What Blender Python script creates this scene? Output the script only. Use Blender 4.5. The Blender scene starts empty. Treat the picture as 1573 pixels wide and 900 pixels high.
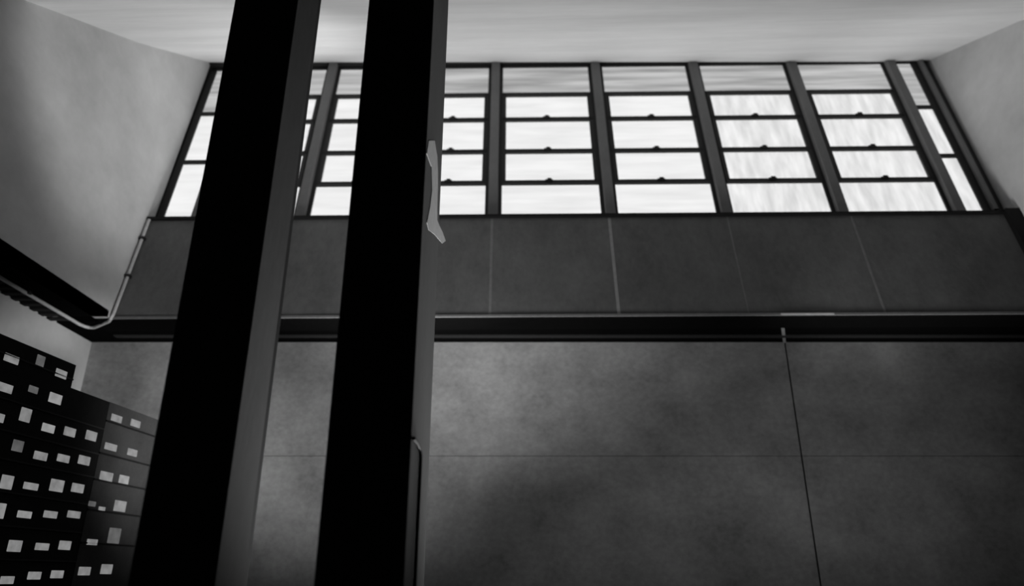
import bpy, bmesh, math, random
from mathutils import Vector, Matrix
random.seed(7)
S = bpy.context.scene
col = S.collection

# ------------------------------------------------------------------ camera
EYE = 1.6
F = 1100.0
PITCH = math.atan(F / 2761.0)
cam_d = bpy.data.cameras.new('camera')
cam = bpy.data.objects.new('camera', cam_d)
col.objects.link(cam)
cam_d.sensor_width = 36.0
cam_d.lens = 36.0 * F / 1573.0
cam.location = (0, 0, EYE)
cam.rotation_euler = (math.pi / 2 + PITCH, 0, 0)
S.camera = cam
cam_d.dof.use_dof = True          # the photograph is soft near and far alike
cam_d.dof.focus_distance = 7.6
cam_d.dof.aperture_fstop = .5
cp, sp = math.cos(PITCH), math.sin(PITCH)

def ray(u, v):
    x = (u - 786.5) / F
    y = (450.0 - v) / F
    return Vector((x, cp - y * sp, sp + y * cp))

def on_plane(u, v, p, n):
    o = Vector((0, 0, EYE)); d = ray(u, v)
    return o + d * ((p - o).dot(n) / d.dot(n))

# --------------------------------------------------------------- materials
def new_mat(name):
    m = bpy.data.materials.new(name); m.use_nodes = True
    nt = m.node_tree
    for n in list(nt.nodes): nt.nodes.remove(n)
    out = nt.nodes.new('ShaderNodeOutputMaterial')
    return m, nt, out

def concrete(name, base, vary=0.35, scale=1.0, stretch=(1, 1, 1), rough=0.85, bump=0.25, fine=0.35):
    """grey concrete: broad blotches, fine grain, a little relief"""
    m, nt, out = new_mat(name)
    N, L = nt.nodes, nt.links
    tc = N.new('ShaderNodeTexCoord')
    mp = N.new('ShaderNodeMapping'); mp.inputs['Scale'].default_value = stretch
    L.new(tc.outputs['Object'], mp.inputs['Vector'])
    a = N.new('ShaderNodeTexNoise'); a.inputs['Scale'].default_value = 0.9 * scale
    a.inputs['Detail'].default_value = 5; a.inputs['Roughness'].default_value = 0.6
    b = N.new('ShaderNodeTexNoise'); b.inputs['Scale'].default_value = 9.0 * scale
    b.inputs['Detail'].default_value = 6; b.inputs['Roughness'].default_value = 0.7
    L.new(mp.outputs[0], a.inputs['Vector']); L.new(mp.outputs[0], b.inputs['Vector'])
    mx = N.new('ShaderNodeMix'); mx.data_type = 'FLOAT'; mx.inputs[0].default_value = fine
    L.new(a.outputs['Fac'], mx.inputs[2]); L.new(b.outputs['Fac'], mx.inputs[3])
    rp = N.new('ShaderNodeValToRGB')
    lo, hi = base * (1 - vary), base * (1 + vary)
    rp.color_ramp.elements[0].position = 0.3; rp.color_ramp.elements[0].color = (lo, lo, lo, 1)
    rp.color_ramp.elements[1].position = 0.7; rp.color_ramp.elements[1].color = (hi, hi, hi, 1)
    L.new(mx.outputs[0], rp.inputs['Fac'])
    bs = N.new('ShaderNodeBsdfPrincipled')
    bs.inputs['Roughness'].default_value = rough
    bs.inputs['Specular IOR Level'].default_value = 0.15
    L.new(rp.outputs['Color'], bs.inputs['Base Color'])
    bp = N.new('ShaderNodeBump'); bp.inputs['Strength'].default_value = bump; bp.inputs['Distance'].default_value = 0.02
    L.new(b.outputs['Fac'], bp.inputs['Height']); L.new(bp.outputs['Normal'], bs.inputs['Normal'])
    L.new(bs.outputs[0], out.inputs['Surface'])
    return m

def plain(name, v, rough=0.6, metallic=0.0, spec=0.2):
    m, nt, out = new_mat(name)
    N, L = nt.nodes, nt.links
    tc = N.new('ShaderNodeTexCoord')
    n = N.new('ShaderNodeTexNoise'); n.inputs['Scale'].default_value = 14; n.inputs['Detail'].default_value = 4
    L.new(tc.outputs['Object'], n.inputs['Vector'])
    rp = N.new('ShaderNodeValToRGB')
    rp.color_ramp.elements[0].color = (v * .75,) * 3 + (1,); rp.color_ramp.elements[1].color = (v * 1.25,) * 3 + (1,)
    L.new(n.outputs['Fac'], rp.inputs['Fac'])
    bs = N.new('ShaderNodeBsdfPrincipled')
    bs.inputs['Roughness'].default_value = rough; bs.inputs['Metallic'].default_value = metallic
    bs.inputs['Specular IOR Level'].default_value = spec
    L.new(rp.outputs['Color'], bs.inputs['Base Color'])
    L.new(bs.outputs[0], out.inputs['Surface'])
    return m

def glow(name, lo, hi, stretch=(1, 1, 1), scale=2.0, detail=3, coat=0.1):
    """frosted pane with daylight behind it: emission broken by faint streaks"""
    m, nt, out = new_mat(name)
    N, L = nt.nodes, nt.links
    tc = N.new('ShaderNodeTexCoord')
    mp = N.new('ShaderNodeMapping'); mp.inputs['Scale'].default_value = stretch
    L.new(tc.outputs['Object'], mp.inputs['Vector'])
    n = N.new('ShaderNodeTexNoise'); n.inputs['Scale'].default_value = scale; n.inputs['Detail'].default_value = detail
    L.new(mp.outputs[0], n.inputs['Vector'])
    mr = N.new('ShaderNodeMapRange')
    mr.inputs['From Min'].default_value = .3; mr.inputs['From Max'].default_value = .68
    mr.inputs['To Min'].default_value = lo; mr.inputs['To Max'].default_value = hi
    L.new(n.outputs['Fac'], mr.inputs['Value'])
    bs = N.new('ShaderNodeBsdfPrincipled')
    bs.inputs['Base Color'].default_value = (.05, .05, .05, 1); bs.inputs['Roughness'].default_value = .25
    bs.inputs['Specular IOR Level'].default_value = coat
    bs.inputs['Emission Color'].default_value = (1, 1, 1, 1)
    L.new(mr.outputs[0], bs.inputs['Emission Strength'])
    L.new(bs.outputs[0], out.inputs['Surface'])
    return m

M_low = concrete('lower wall concrete', .30, .42, 1.1, (1, 1, 1.2), fine=.4)
M_leftlow = concrete('left lower wall concrete', .45, .12, .8)
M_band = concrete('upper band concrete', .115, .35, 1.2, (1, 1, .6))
M_left = concrete('side wall plaster', .5, .22, .6, (1, .8, 1), fine=.2, bump=.12)
M_ceil = concrete('board marked ceiling', .80, .13, 1.0, (.22, 1.6, 1.6), fine=.3, bump=.12)
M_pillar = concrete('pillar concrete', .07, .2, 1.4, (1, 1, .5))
M_soffit = plain('shade black soffit', .004, .95, spec=0.0)  # near-black base puts the shade under the overhangs into the colour
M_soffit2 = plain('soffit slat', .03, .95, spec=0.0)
M_floor = concrete('floor slab', .06, .2)
M_frame = plain('dark steel frame', .02, .5)
M_mull = concrete('mullion concrete', .16, .15, 2.0, (1, 1, .4), bump=.1)
M_joint = plain('pale sealant', .26, .8)
M_joint2 = plain('dull sealant', .17, .8)
M_pale = plain('pale painted steel', .50, .6)
M_black = plain('black rubber and shade', .006, .7)
M_plaster = plain('torn pale plaster', .38, .9)
M_glass = glow('daylit frosted glass', .78, .90, (.35, 1, 3.0), 2.2)
M_glass_r = glow('daylit streaked glass', .66, .90, (3.2, 1, .6), 2.4, 3)
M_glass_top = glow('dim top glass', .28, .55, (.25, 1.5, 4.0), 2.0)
M_tower = plain('dark facade', .012, .8, spec=.05)
M_tower2 = plain('facade band', .03, .8, spec=.05)
M_bay = concrete('grey facade bay', .035, .3, 3)
M_lit = glow('lit window', .16, .26, (1, 1, 1), 9)
M_lit2 = glow('dim lit window', .07, .12, (1, 1, 1), 9)
M_lit3 = glow('bright lit window', .22, .32, (1, 1, 1), 9)

# ------------------------------------------------------------------ helpers
class MB:
    def __init__(s): s.bm = bmesh.new()
    def hexa(s, p):                      # 8 corners: bottom ring then top ring
        v = [s.bm.verts.new(q) for q in p]
        for f in ((3, 2, 1, 0), (4, 5, 6, 7), (0, 1, 5, 4), (1, 2, 6, 5), (2, 3, 7, 6), (3, 0, 4, 7)):
            s.bm.faces.new([v[i] for i in f])
        return s
    def box(s, x0, x1, y0, y1, z0, z1):
        return s.hexa([(x0, y0, z0), (x1, y0, z0), (x1, y1, z0), (x0, y1, z0),
                       (x0, y0, z1), (x1, y0, z1), (x1, y1, z1), (x0, y1, z1)])
    def fbox(s, fr, x0, x1, d0, d1, t0, t1):   # box in a leaning frame; d = outwards
        return s.hexa([fr(x0, d1, t0), fr(x1, d1, t0), fr(x1, d0, t0), fr(x0, d0, t0),
                       fr(x0, d1, t1), fr(x1, d1, t1), fr(x1, d0, t1), fr(x0, d0, t1)])
    def tube(s, pts, r, n=10):
        pts = [Vector(p) for p in pts]; rings = []
        for i, p in enumerate(pts):
            d = (pts[min(i + 1, len(pts) - 1)] - pts[max(i - 1, 0)]).normalized()
            a = d.cross(Vector((0.13, 0.31, 0.94)));  a.normalize(); b = d.cross(a)
            rings.append([s.bm.verts.new(p + (a * math.cos(k * 2 * math.pi / n) + b * math.sin(k * 2 * math.pi / n)) * r) for k in range(n)])
        for A, B in zip(rings, rings[1:]):
            for k in range(n): s.bm.faces.new((A[k], A[(k + 1) % n], B[(k + 1) % n], B[k]))
        s.bm.faces.new(rings[0][::-1]); s.bm.faces.new(rings[-1])
        return s
    def build(s, name, mat, parent=None, bevel=0.0):
        bmesh.ops.recalc_face_normals(s.bm, faces=s.bm.faces)
        me = bpy.data.meshes.new(name); s.bm.to_mesh(me); s.bm.free()
        me.materials.append(mat)
        o = bpy.data.objects.new(name, me); col.objects.link(o)
        if parent is not None:
            o.parent = parent
            o.matrix_parent_inverse = Matrix.Translation(parent.location).inverted()
        if bevel:
            b = o.modifiers.new('bevel', 'BEVEL'); b.width = bevel; b.segments = 2
        return o

def empty(name, loc):
    o = bpy.data.objects.new(name, None); o.location = loc; o.empty_display_size = .1
    col.objects.link(o); return o
def struct(o, label=None):
    o['kind'] = 'structure'
    if label: o['label'] = label
    return o
def tag(o, label, cat, group=None):
    o['label'] = label; o['category'] = cat
    if group: o['group'] = group
    return o

# ------------------------------------------------------------- main measures
H = EYE + 3.85            # soffit height
YW = 12.0                 # lower back wall
YB = 10.65                # foot of the leaning upper wall
XL, XLL = -6.40, -7.38    # upper / lower left wall
XR = 8.72
LEAN = math.radians(13.0)
YAW = math.radians(-0.9)
U = Vector((0, math.sin(LEAN), math.cos(LEAN)))
A = Vector((math.cos(YAW), math.sin(YAW), 0))
Nn = A.cross(U); Nn.normalize()          # towards the camera
if Nn.y > 0: Nn = -Nn
O = Vector((0, YB, H))
def fr(x, d, t): return O + A * x + Nn * d + U * t
def px_to_xt(u, v, d=0.0):
    q = on_plane(u, v, O + Nn * d, Nn) - O
    return q.dot(A), q.dot(U)

SILL = px_to_xt(900, 331)[1]             # top of the concrete band
DG = -0.20                               # glass set back behind the band face
HEAD = px_to_xt(900, 99, DG)[1]

# ------------------------------------------------------------------- setting
struct(MB().box(-9, 10.5, -5, 13, -.3, 0).build('floor', M_floor))

JX = 4.79                                # vertical joint of the lower wall
ZJ = EYE + 1.88
m = MB()
g = .014
m.box(XLL - .3, JX - g, YW, YW + .3, ZJ + .004, H + .35)
m.box(JX + g, 10.5, YW, YW + .3, ZJ + .004, H + .35)
m.box(XLL - .3, JX - g, YW, YW + .3, 0, ZJ - .004)
m.box(JX + g, 10.5, YW, YW + .3, 0, ZJ - .004)
wb = struct(m.build('wall_back_lower', M_low))
MB().box(XLL, 10.5, YW + .03, YW + .28, 0, H + .3).build('joint_backing', M_black, wb)

struct(MB().box(XLL - .3, XLL, -1, YW, 0, H + .2).build('wall_left_lower', M_leftlow))

# upper back wall: leaning concrete band with pale joints
wu = struct(MB().fbox(fr, XL - .25, XR + .6, -.34, 0, .02, SILL).build('wall_back_upper', M_band))
for (u0, v0, u1, v1, w, mt) in ((757, 345, 752, 472, .042, M_joint2), (938, 340, 949, 476, .05, M_joint),
                                (1122, 345, 1146, 470, .02, M_joint2), (1310, 337, 1357, 472, .035, M_joint2)):
    xa, ta = px_to_xt(u0, v0); xb, tb = px_to_xt(u1, v1)
    x = (xa + xb) / 2
    MB().fbox(fr, x - w / 2, x + w / 2, -.01, .004, .03, SILL - .05).build('panel_joint', mt, wu)

# shade black soffit under the overhang
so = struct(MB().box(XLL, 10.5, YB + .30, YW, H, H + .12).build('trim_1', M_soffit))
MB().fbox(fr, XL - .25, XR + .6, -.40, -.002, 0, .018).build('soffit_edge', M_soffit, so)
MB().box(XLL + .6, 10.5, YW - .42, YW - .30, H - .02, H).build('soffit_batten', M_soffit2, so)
MB().hexa([(4.24, YB + .03, H - .012), (4.30, YB + .03, H - .012), (JX + .02, YW, H - .012), (JX - .03, YW, H - .012),
           (4.24, YB + .03, H), (4.30, YB + .03, H), (JX + .02, YW, H), (JX - .03, YW, H)]).build('soffit_joint', M_joint, so)
struct(MB().fbox(fr, XL, XR + .6, 0, .02, -.02, .02).build('trim_2', M_joint2))
struct(MB().fbox(fr, 4.22, 5.05, .02, .03, -.015, .012).build('trim_3', M_pale))

# left upper wall and its ribbed soffit
_hd = fr(0, DG, HEAD + .10)
YHD, ZHD = _hd.y + .02, _hd.z
CTL = [(-4.0, H), (1.2, H), (4.2, EYE + 5.15), (7.3, EYE + 7.04), (9.7, EYE + 8.45), (YHD, ZHD)]
CTR = [(-4.0, H), (1.2, H), (4.2, EYE + 5.6), (7.3, EYE + 7.50), (9.7, EYE + 8.90), (YHD, ZHD)]
def ytop(z): return YB + (z - H) * math.tan(LEAN)
m = MB(); bm = m.bm
def side_wall(m, x0, x1, prof, zb, xo):
    bm = m.bm
    ring = [(-1.0, zb)] + [p for p in prof if p[0] > -1.5]
    ring = [(y, z + .02) if i > 0 else (y, z) for i, (y, z) in enumerate(ring)]
    # back edge follows the leaning wall, sunk behind it
    ring += [(YB + .30 + (zb - H) * math.tan(LEAN), zb)]
    fa = [bm.verts.new((x0, y, z)) for y, z in ring]
    fb = [bm.verts.new((x1, y, z)) for y, z in ring]
    bm.faces.new(fa); bm.faces.new(fb[::-1])
    for i in range(len(ring)):
        j = (i + 1) % len(ring)
        bm.faces.new((fa[i], fa[j], fb[j], fb[i]))
side_wall(m, XL, XL - .25, CTL, H, 0)
struct(m.build('wall_left_upper', M_left))
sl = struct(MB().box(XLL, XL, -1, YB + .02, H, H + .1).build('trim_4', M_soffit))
m = MB()
y = 1.0
while y < YB + .1:
    m.box(XLL + .02, XLL + .34, y, y + .10, H - .035, H); y += .22
m.build('soffit_ribs', M_soffit2, sl)

# right upper wall with its high lower edge and black pieces for the shade below it
ZRB = EYE + 5.50
m = MB(); side_wall(m, XR, XR + .25, CTR, ZRB, 0)
struct(m.build('wall_right_upper', M_left))
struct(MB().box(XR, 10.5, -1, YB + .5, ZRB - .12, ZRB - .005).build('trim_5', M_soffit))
struct(MB().box(XR - .02, XR + .01, 3, YB + .4, ZRB - .01, ZRB + .03).build('trim_6', M_pale))
struct(MB().fbox(fr, XR - .24, XR + .05, 0, .10, .9, SILL + .02).build('shade_strip', M_black))  # black strip put in for the shade at the band's right end
struct(MB().box(10.4, 10.7, -1, YW + .3, 0, ZRB).build('wall_right_lower', M_soffit))

# ceiling: folded light scoop sloping down over the viewer
m = MB(); bm = m.bm
lo = [(bm.verts.new((XL - .25, a[0], a[1])), bm.verts.new((XR + .25, b[0], b[1]))) for a, b in zip(CTL, CTR)]
up = [(bm.verts.new((XL - .25, a[0], a[1] + .3)), bm.verts.new((XR + .25, b[0], b[1] + .3))) for a, b in zip(CTL, CTR)]
for i in range(len(lo) - 1):
    bm.faces.new((lo[i][0], lo[i][1], lo[i + 1][1], lo[i + 1][0]))
    bm.faces.new((up[i][0], up[i + 1][0], up[i + 1][1], up[i][1]))
    bm.faces.new((lo[i][0], lo[i + 1][0], up[i + 1][0], up[i][0]))
    bm.faces.new((lo[i][1], up[i][1], up[i + 1][1], lo[i + 1][1]))
bm.faces.new((lo[0][0], up[0][0], up[0][1], lo[0][1])); bm.faces.new((lo[-1][0], lo[-1][1], up[-1][1], up[-1][0]))
cl = struct(m.build('ceiling', M_ceil))
cl.data.materials.append(M_soffit)              # unseen part over the viewer, blackened to keep bounce off the pillar fronts
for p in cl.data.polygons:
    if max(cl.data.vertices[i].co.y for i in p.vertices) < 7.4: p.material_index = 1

# ------------------------------------------------------------------- windows
rows = [px_to_xt(840, v, DG)[1] for v in (331, 281, 233, 184, 146, 99)]     # sill, four transoms, head
mx = [-5.62, -3.77, -1.98, -.34, 1.74, 3.78, 5.82, 7.86]                    # mullion centres
XE0, XE1 = XL + .02, XR - .03
edges = [XE0] + mx + [XE1]
FR = .045                                                                   # half height of a transom
def pane(name, x0, x1, t0, t1, mat, parent):
    return MB().fbox(fr, x0, x1, DG - .03, DG - .015, t0, t1).build(name, mat, parent)
for i in range(len(edges) - 1):
    xa, xb = edges[i], edges[i + 1]
    narrow = i in (0, len(edges) - 2)
    w = empty('window_%d' % (i + 1), fr((xa + xb) / 2, DG, rows[0])); struct(w)
    ml = .15 if i else .12
    mr_ = .15 if i < len(edges) - 2 else .36
    x0, x1 = xa + ml, xb - mr_
    gm = M_glass_r if i >= 6 else M_glass
    # outer frame
    f = MB()
    f.fbox(fr, xa, xb, DG - .06, DG + .02, rows[5] - .09, rows[5] + .10)
    f.fbox(fr, xa, xb, DG - .06, DG + .01, rows[0] - .12, rows[0] + .015)
    f.fbox(fr, xa, x0, DG - .06, DG + .02, rows[0], rows[5])
    f.fbox(fr, x1, xb, DG - .06, DG + .02, rows[0], rows[5])
    f.build('window_frame', M_frame, w)
    if narrow:
        ts = [rows[0]] + [px_to_xt(1450, v, DG)[1] for v in (238, 163)] + [rows[5]]
        for k in range(3):
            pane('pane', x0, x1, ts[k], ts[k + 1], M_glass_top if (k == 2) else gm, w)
        for k in (1, 2):
            MB().fbox(fr, x0, x1, DG - .06, DG + .02, ts[k] - FR, ts[k] + FR).build('transom', M_frame, w)
    else:
        pane('bottom_pane', x0, x1, rows[0], rows[1], gm, w)
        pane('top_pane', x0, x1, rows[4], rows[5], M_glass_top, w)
        for k in (1, 2, 3):
            sb = .07
            s = MB()
            t0, t1 = rows[k], rows[k + 1]
            s.fbox(fr, x0, x1, DG - .05, DG + .035, t0 - FR, t0 + FR)
            s.fbox(fr, x0, x1, DG - .05, DG + .035, t1 - (FR if k == 3 else .012), t1 + (FR if k == 3 else .012))
            s.fbox(fr, x0, x0 + sb, DG - .05, DG + .035, t0, t1)
            s.fbox(fr, x1 - sb, x1, DG - .05, DG + .035, t0, t1)
            so_ = s.build('sash', M_frame, w)
            pane('pane', x0 + sb, x1 - sb, t0 + FR, t1 - .01, gm, so_)
            xc = (x0 + x1) / 2 - .02
            l = MB()
            l.fbox(fr, xc - .07, xc + .07, DG + .035, DG + .06, t0 + .005, t0 + .045)
            l.fbox(fr, xc - .03, xc + .03, DG + .05, DG + .07, t0 + .02, t0 + .068)
            l.fbox(fr, xc - .02, xc + .045, DG + .065, DG + .085, t0 + .03, t0 + .05)
            l.build('latch', M_frame, so_, .004)
    if i < len(mx):
        c = mx[i]
        MB().fbox(fr, c - .085, c + .085, DG - .06, DG + .13, SILL - .02, rows[5] + .02).build('mullion', M_mull, w, .008)
    else:
        MB().fbox(fr, xb - .22, xb - .15, DG - .02, DG + .10, rows[0], rows[5]).build('jamb_bar', M_mull, w)
# sill line and head line
struct(MB().fbox(fr, XL, XR, -.34, .05, SILL - .045, SILL + .012).build('trim_8', M_black))
struct(MB().fbox(fr, XL, XR, DG - .1, DG + .15, rows[5] - .02, rows[5] + .10).build('trim_9', M_frame))

# ------------------------------------------------------------------- pillars
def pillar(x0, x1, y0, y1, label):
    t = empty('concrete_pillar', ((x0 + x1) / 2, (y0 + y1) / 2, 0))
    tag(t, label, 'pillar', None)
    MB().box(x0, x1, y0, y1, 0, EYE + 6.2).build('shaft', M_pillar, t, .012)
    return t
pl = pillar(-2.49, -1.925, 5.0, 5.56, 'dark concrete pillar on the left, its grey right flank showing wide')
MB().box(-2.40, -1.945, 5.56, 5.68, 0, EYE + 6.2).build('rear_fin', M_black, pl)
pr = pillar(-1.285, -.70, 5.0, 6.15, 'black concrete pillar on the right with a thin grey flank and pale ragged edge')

# torn pale plaster along the right pillar's edge
m = MB(); bm = m.bm
pp = Vector((-.699, 0, 0)); px_n = Vector((1, 0, 0))
L_ = [(658, 216), (655, 236), (662, 256), (663, 292), (660, 318), (655, 342), (658, 353), (667, 360), (679, 374)]
R_ = [(667, 216), (671, 240), (672, 262), (672, 290), (671, 318), (671, 338), (674, 346), (679, 356), (684, 370)]
va, vb = [], []
for k, ((a, b), (c, d)) in enumerate(zip(L_, R_)):
    P = on_plane(a, b, pp, px_n); Q = on_plane(c, d, pp, px_n)
    P.y = max(P.y, 4.99); Q.y = min(Q.y, 6.15)
    if k > 5:                             # the loose end hangs away from the pillar
        Q = on_plane(c, d, pp, px_n); P = on_plane(a, b, pp, px_n)
    va.append(P); vb.append(Q)
th = Vector((.005, 0, 0))
A1 = [bm.verts.new(p) for p in va]; B1 = [bm.verts.new(p) for p in vb]
A2 = [bm.verts.new(p + th) for p in va]; B2 = [bm.verts.new(p + th) for p in vb]
for k in range(len(va) - 1):
    bm.faces.new((A1[k], B1[k], B1[k + 1], A1[k + 1])); bm.faces.new((A2[k], A2[k + 1], B2[k + 1], B2[k]))
    bm.faces.new((A1[k], A1[k + 1], A2[k + 1], A2[k])); bm.faces.new((B1[k], B2[k], B2[k + 1], B1[k + 1]))
bm.faces.new((A1[0], A2[0], B2[0], B1[0])); bm.faces.new((A1[-1], B1[-1], B2[-1], A2[-1]))
tag(m.build('plaster_scrap', M_plaster), 'pale ragged scrap clinging to the edge of the right pillar', 'scrap')

# thin dark cable down the right pillar's flank
xs = -.70 + .0165
zc = on_plane(640, 682, Vector((xs, 0, 0)), Vector((1, 0, 0))).z
pts = [(xs - .0, 5.0, zc + .01), (xs, 5.2, zc + .015), (xs, 5.36, zc)]
for a in range(1, 6): pts.append((xs, 5.36 + .07 * math.sin(a * math.pi / 10), zc - .07 + .07 * math.cos(a * math.pi / 10)))
pts += [(xs, 5.43, zc - .6), (xs, 5.43, .0)]
tag(MB().tube(pts, .014, 8).build('cable', M_black), 'thin dark cable bending down the flank of the right pillar', 'cable')

# pale conduit under the left soffit, turning up the corner
t = empty('conduit_pipe', (XL - .6, YB, H))
tag(t, 'pale conduit under the left soffit turning up the wall corner', 'pipe')
r = .026
xp = XL - .60
pts = [(xp, y, H - .03) for y in (0, 3, 6, 8, 9.5, 10.6, 10.95)]
pts += [(xp + .02, 11.06, H - .03), (xp + .07, 11.12, H - .03), (xp + .14, 11.12, H - .03), (xp + .22, 11.07, H - .03)]
c0 = fr(XL + .05, .04, .02)
pts += [(c0.x - .10, c0.y + .10, H - .03), (c0.x - .03, c0.y + .01, H - .02)]
for k in range(0, 6): pts.append(tuple(fr(XL + .05, .04, .05 + (SILL - .1) * k / 5)))
MB().tube(pts, r, 10).build('pipe_run', M_pale, t)
for y in (2, 4.2, 6.4, 8.2, 9.6):
    MB().box(xp - .05, xp + .05, y - .03, y + .03, H - .045, H).build('bracket', M_frame, t)
for k in (.8, 1.6):
    MB().fbox(fr, XL + .0, XL + .10, 0, .075, k - .02, k + .02).build('bracket', M_frame, t)

# ---------------------------------------------------------------- dark tower
tdir = Vector((.096, 1, 0)).normalized()
tn = Vector((tdir.y, -tdir.x, 0))
P0 = on_plane(165, 610, Vector((0, 9.0, 0)), Vector((0, 1, 0)))
def tp(s, d, z): return Vector((P0.x, P0.y, 0)) + tdir * s + tn * d + Vector((0, 0, z))
def tpx(u, v, d=0.0):
    q = on_plane(u, v, tp(0, d, 0), tn) - tp(0, d, 0)
    return q.dot(tdir), q.z
def tbox(m, s0, s1, d0, d1, z0, z1):
    return m.hexa([tp(s0, d1, z0), tp(s1, d1, z0), tp(s1, d0, z0), tp(s0, d0, z0),
                   tp(s0, d1, z1), tp(s1, d1, z1), tp(s1, d0, z1), tp(s0, d0, z1)])
tw = empty('tower_block', tp(0, -.4, 0))
tag(tw, 'dark stepped tower block with rows of small lit windows, left of the left pillar', 'building')
s_up, z_up = tpx(117, 561)
s_dn, z_dn = tpx(140, 607)
s_bay = tpx(163, 640)[0]
s_end = tpx(246, 640)[0]
tbox(MB(), -3.4, s_up, -.85, 0, 0, z_up).build('tall_block', M_tower, tw)
tbox(MB(), s_up + .001, s_bay, -.85, 0, 0, z_dn).build('low_block', M_tower, tw)
tbox(MB(), s_bay + .001, s_end + .3, -.85, .01, 0, z_dn + .0).build('grey_bay', M_bay, tw)
# faint floor bands
for vv in (575, 638, 682, 722, 768, 815, 862):
    z = tpx(90, vv)[1]
    tbox(MB(), -3.4, s_bay if z < z_dn else s_up, 0, .012, z - .008, z + .008).build('floor_band', M_tower2, tw)
for vv in (705, 745, 790, 838, 655):
    z = tpx(190, vv, .01)[1]
    tbox(MB(), s_bay, s_end + .3, .01, .022, z - .01, z + .01).build('floor_band', M_tower, tw)
lights = [  # u, v, width, height, kind
    (18, 547, 24, 13, 1), (62, 552, 13, 18, 2), (94, 571, 18, 13, 1),
    (8, 592, 24, 14, 1), (51, 596, 15, 11, 2), (85, 609, 20, 16, 3),
    (1, 641, 10, 14, 1), (39, 635, 17, 22, 1), (74, 655, 20, 13, 3), (107, 661, 18, 14, 1), (140, 667, 17, 15, 1),
    (27, 683, 17, 18, 2), (62, 698, 21, 13, 1), (97, 702, 19, 12, 1), (129, 705, 18, 14, 1),
    (10, 739, 19, 22, 1), (47, 745, 23, 11, 1), (87, 744, 21, 19, 1), (119, 748, 19, 14, 1),
    (1, 784, 12, 24, 1), (37, 789, 22, 11, 3), (77, 789, 21, 11, 1), (113, 789, 20, 11, 1),
    (22, 838, 21, 18, 1), (64, 839, 21, 11, 1), (99, 837, 18, 14, 1),
    (10, 891, 21, 12, 1), (52, 884, 20, 12, 1), (87, 882, 19, 12, 1)]
mats = {1: M_lit, 2: M_lit2, 3: M_lit3}
for u, v, w, h, k in lights:
    sa, za = tpx(u - w / 2, v); sb, _ = tpx(u + w / 2, v)
    hz = abs(tpx(u, v - h / 2)[1] - tpx(u, v + h / 2)[1]) / 2
    tbox(MB(), sa, sb, .0, .012, za - hz, za + hz).build('lit_window', mats[k], tw, .01)
bay = [(179, 640, 17, 11, 1), (208, 648, 15, 11, 1), (170, 684, 19, 11, 1), (203, 693, 15, 11, 1),
       (163, 730, 20, 15, 1), (190, 735, 15, 13, 3), (141, 773, 11, 8, 2), (156, 781, 10, 7, 1), (184, 776, 18, 17, 1),
       (141, 832, 16, 9, 1), (175, 822, 18, 24, 2), (129, 877, 18, 13, 1), (163, 874, 17, 15, 1)]
for u, v, w, h, k in bay:
    sa, za = tpx(u - w / 2, v, .01); sb, _ = tpx(u + w / 2, v, .01)
    hz = abs(tpx(u, v - h / 2, .01)[1] - tpx(u, v + h / 2, .01)[1]) / 2
    tbox(MB(), sa, sb, .01, .022, za - hz, za + hz).build('lit_window', mats[k], tw, .01)

# -------------------------------------------------------------------- added fill spots, out of view, no such fixtures there
def spot(name, loc, aim, energy, angle, blend=1.0, radius=.5):
    d = bpy.data.lights.new(name, 'SPOT'); d.energy = energy; d.spot_size = math.radians(angle)
    d.spot_blend = blend; d.shadow_soft_size = radius
    o = bpy.data.objects.new(name, d); col.objects.link(o); o.location = loc
    o.rotation_euler = (Vector(aim) - Vector(loc)).to_track_quat('-Z', 'Y').to_euler()
    return o
spot('ceiling_fill', (-1.0, 8.2, .7), (.6, 11.6, 11.5), 1150, 84)
spot('right_ceiling_fill', (5.0, 8.4, .7), (6.6, 11.2, 11.2), 420, 60)
for i, (x, e, zt) in enumerate(((1.2, 125, 5.0), (4.6, 150, 6.2), (6.8, 80, 5.6))):
    spot('wall_fill', (x, 6.6, .4), (x - .2, 12.0, zt), e, 95)
spot('corner_fill', (.5, 7.6, .5), (-6.6, 12.0, 4.3), 1400, 28, .6)
spot('gap_fill', (-1.5, 6.6, .4), (-3.4, 12.0, 6.0), 880, 74)
spot('left_wall_fill', (2.5, 9.5, .8), (-6.4, 10.0, 10.2), 2100, 31, .3)  # added spot; its cone edge draws the shade line below the sill
spot('right_wall_fill', (1.5, 8.6, .7), (8.7, 10.4, 8.6), 1050, 40, .8)
spot('left_low_fill', (2.0, 8.0, .9), (-7.4, 10.7, 4.35), 1500, 17, .4)
spot('pillar_side_fill', (3.2, 9.2, .6), (-.7, 5.6, 4.8), 1150, 60)
spot('left_pillar_fill', (-.5, 9.0, .4), (-1.92, 5.3, 4.2), 1500, 60)

wd = bpy.data.worlds.new('world'); S.world = wd; wd.use_nodes = True
bg = wd.node_tree.nodes.get('Background')
bg.inputs[0].default_value = (1, 1, 1, 1); bg.inputs[1].default_value = .004
S.view_settings.view_transform = 'Standard'
S.view_settings.look = 'None'
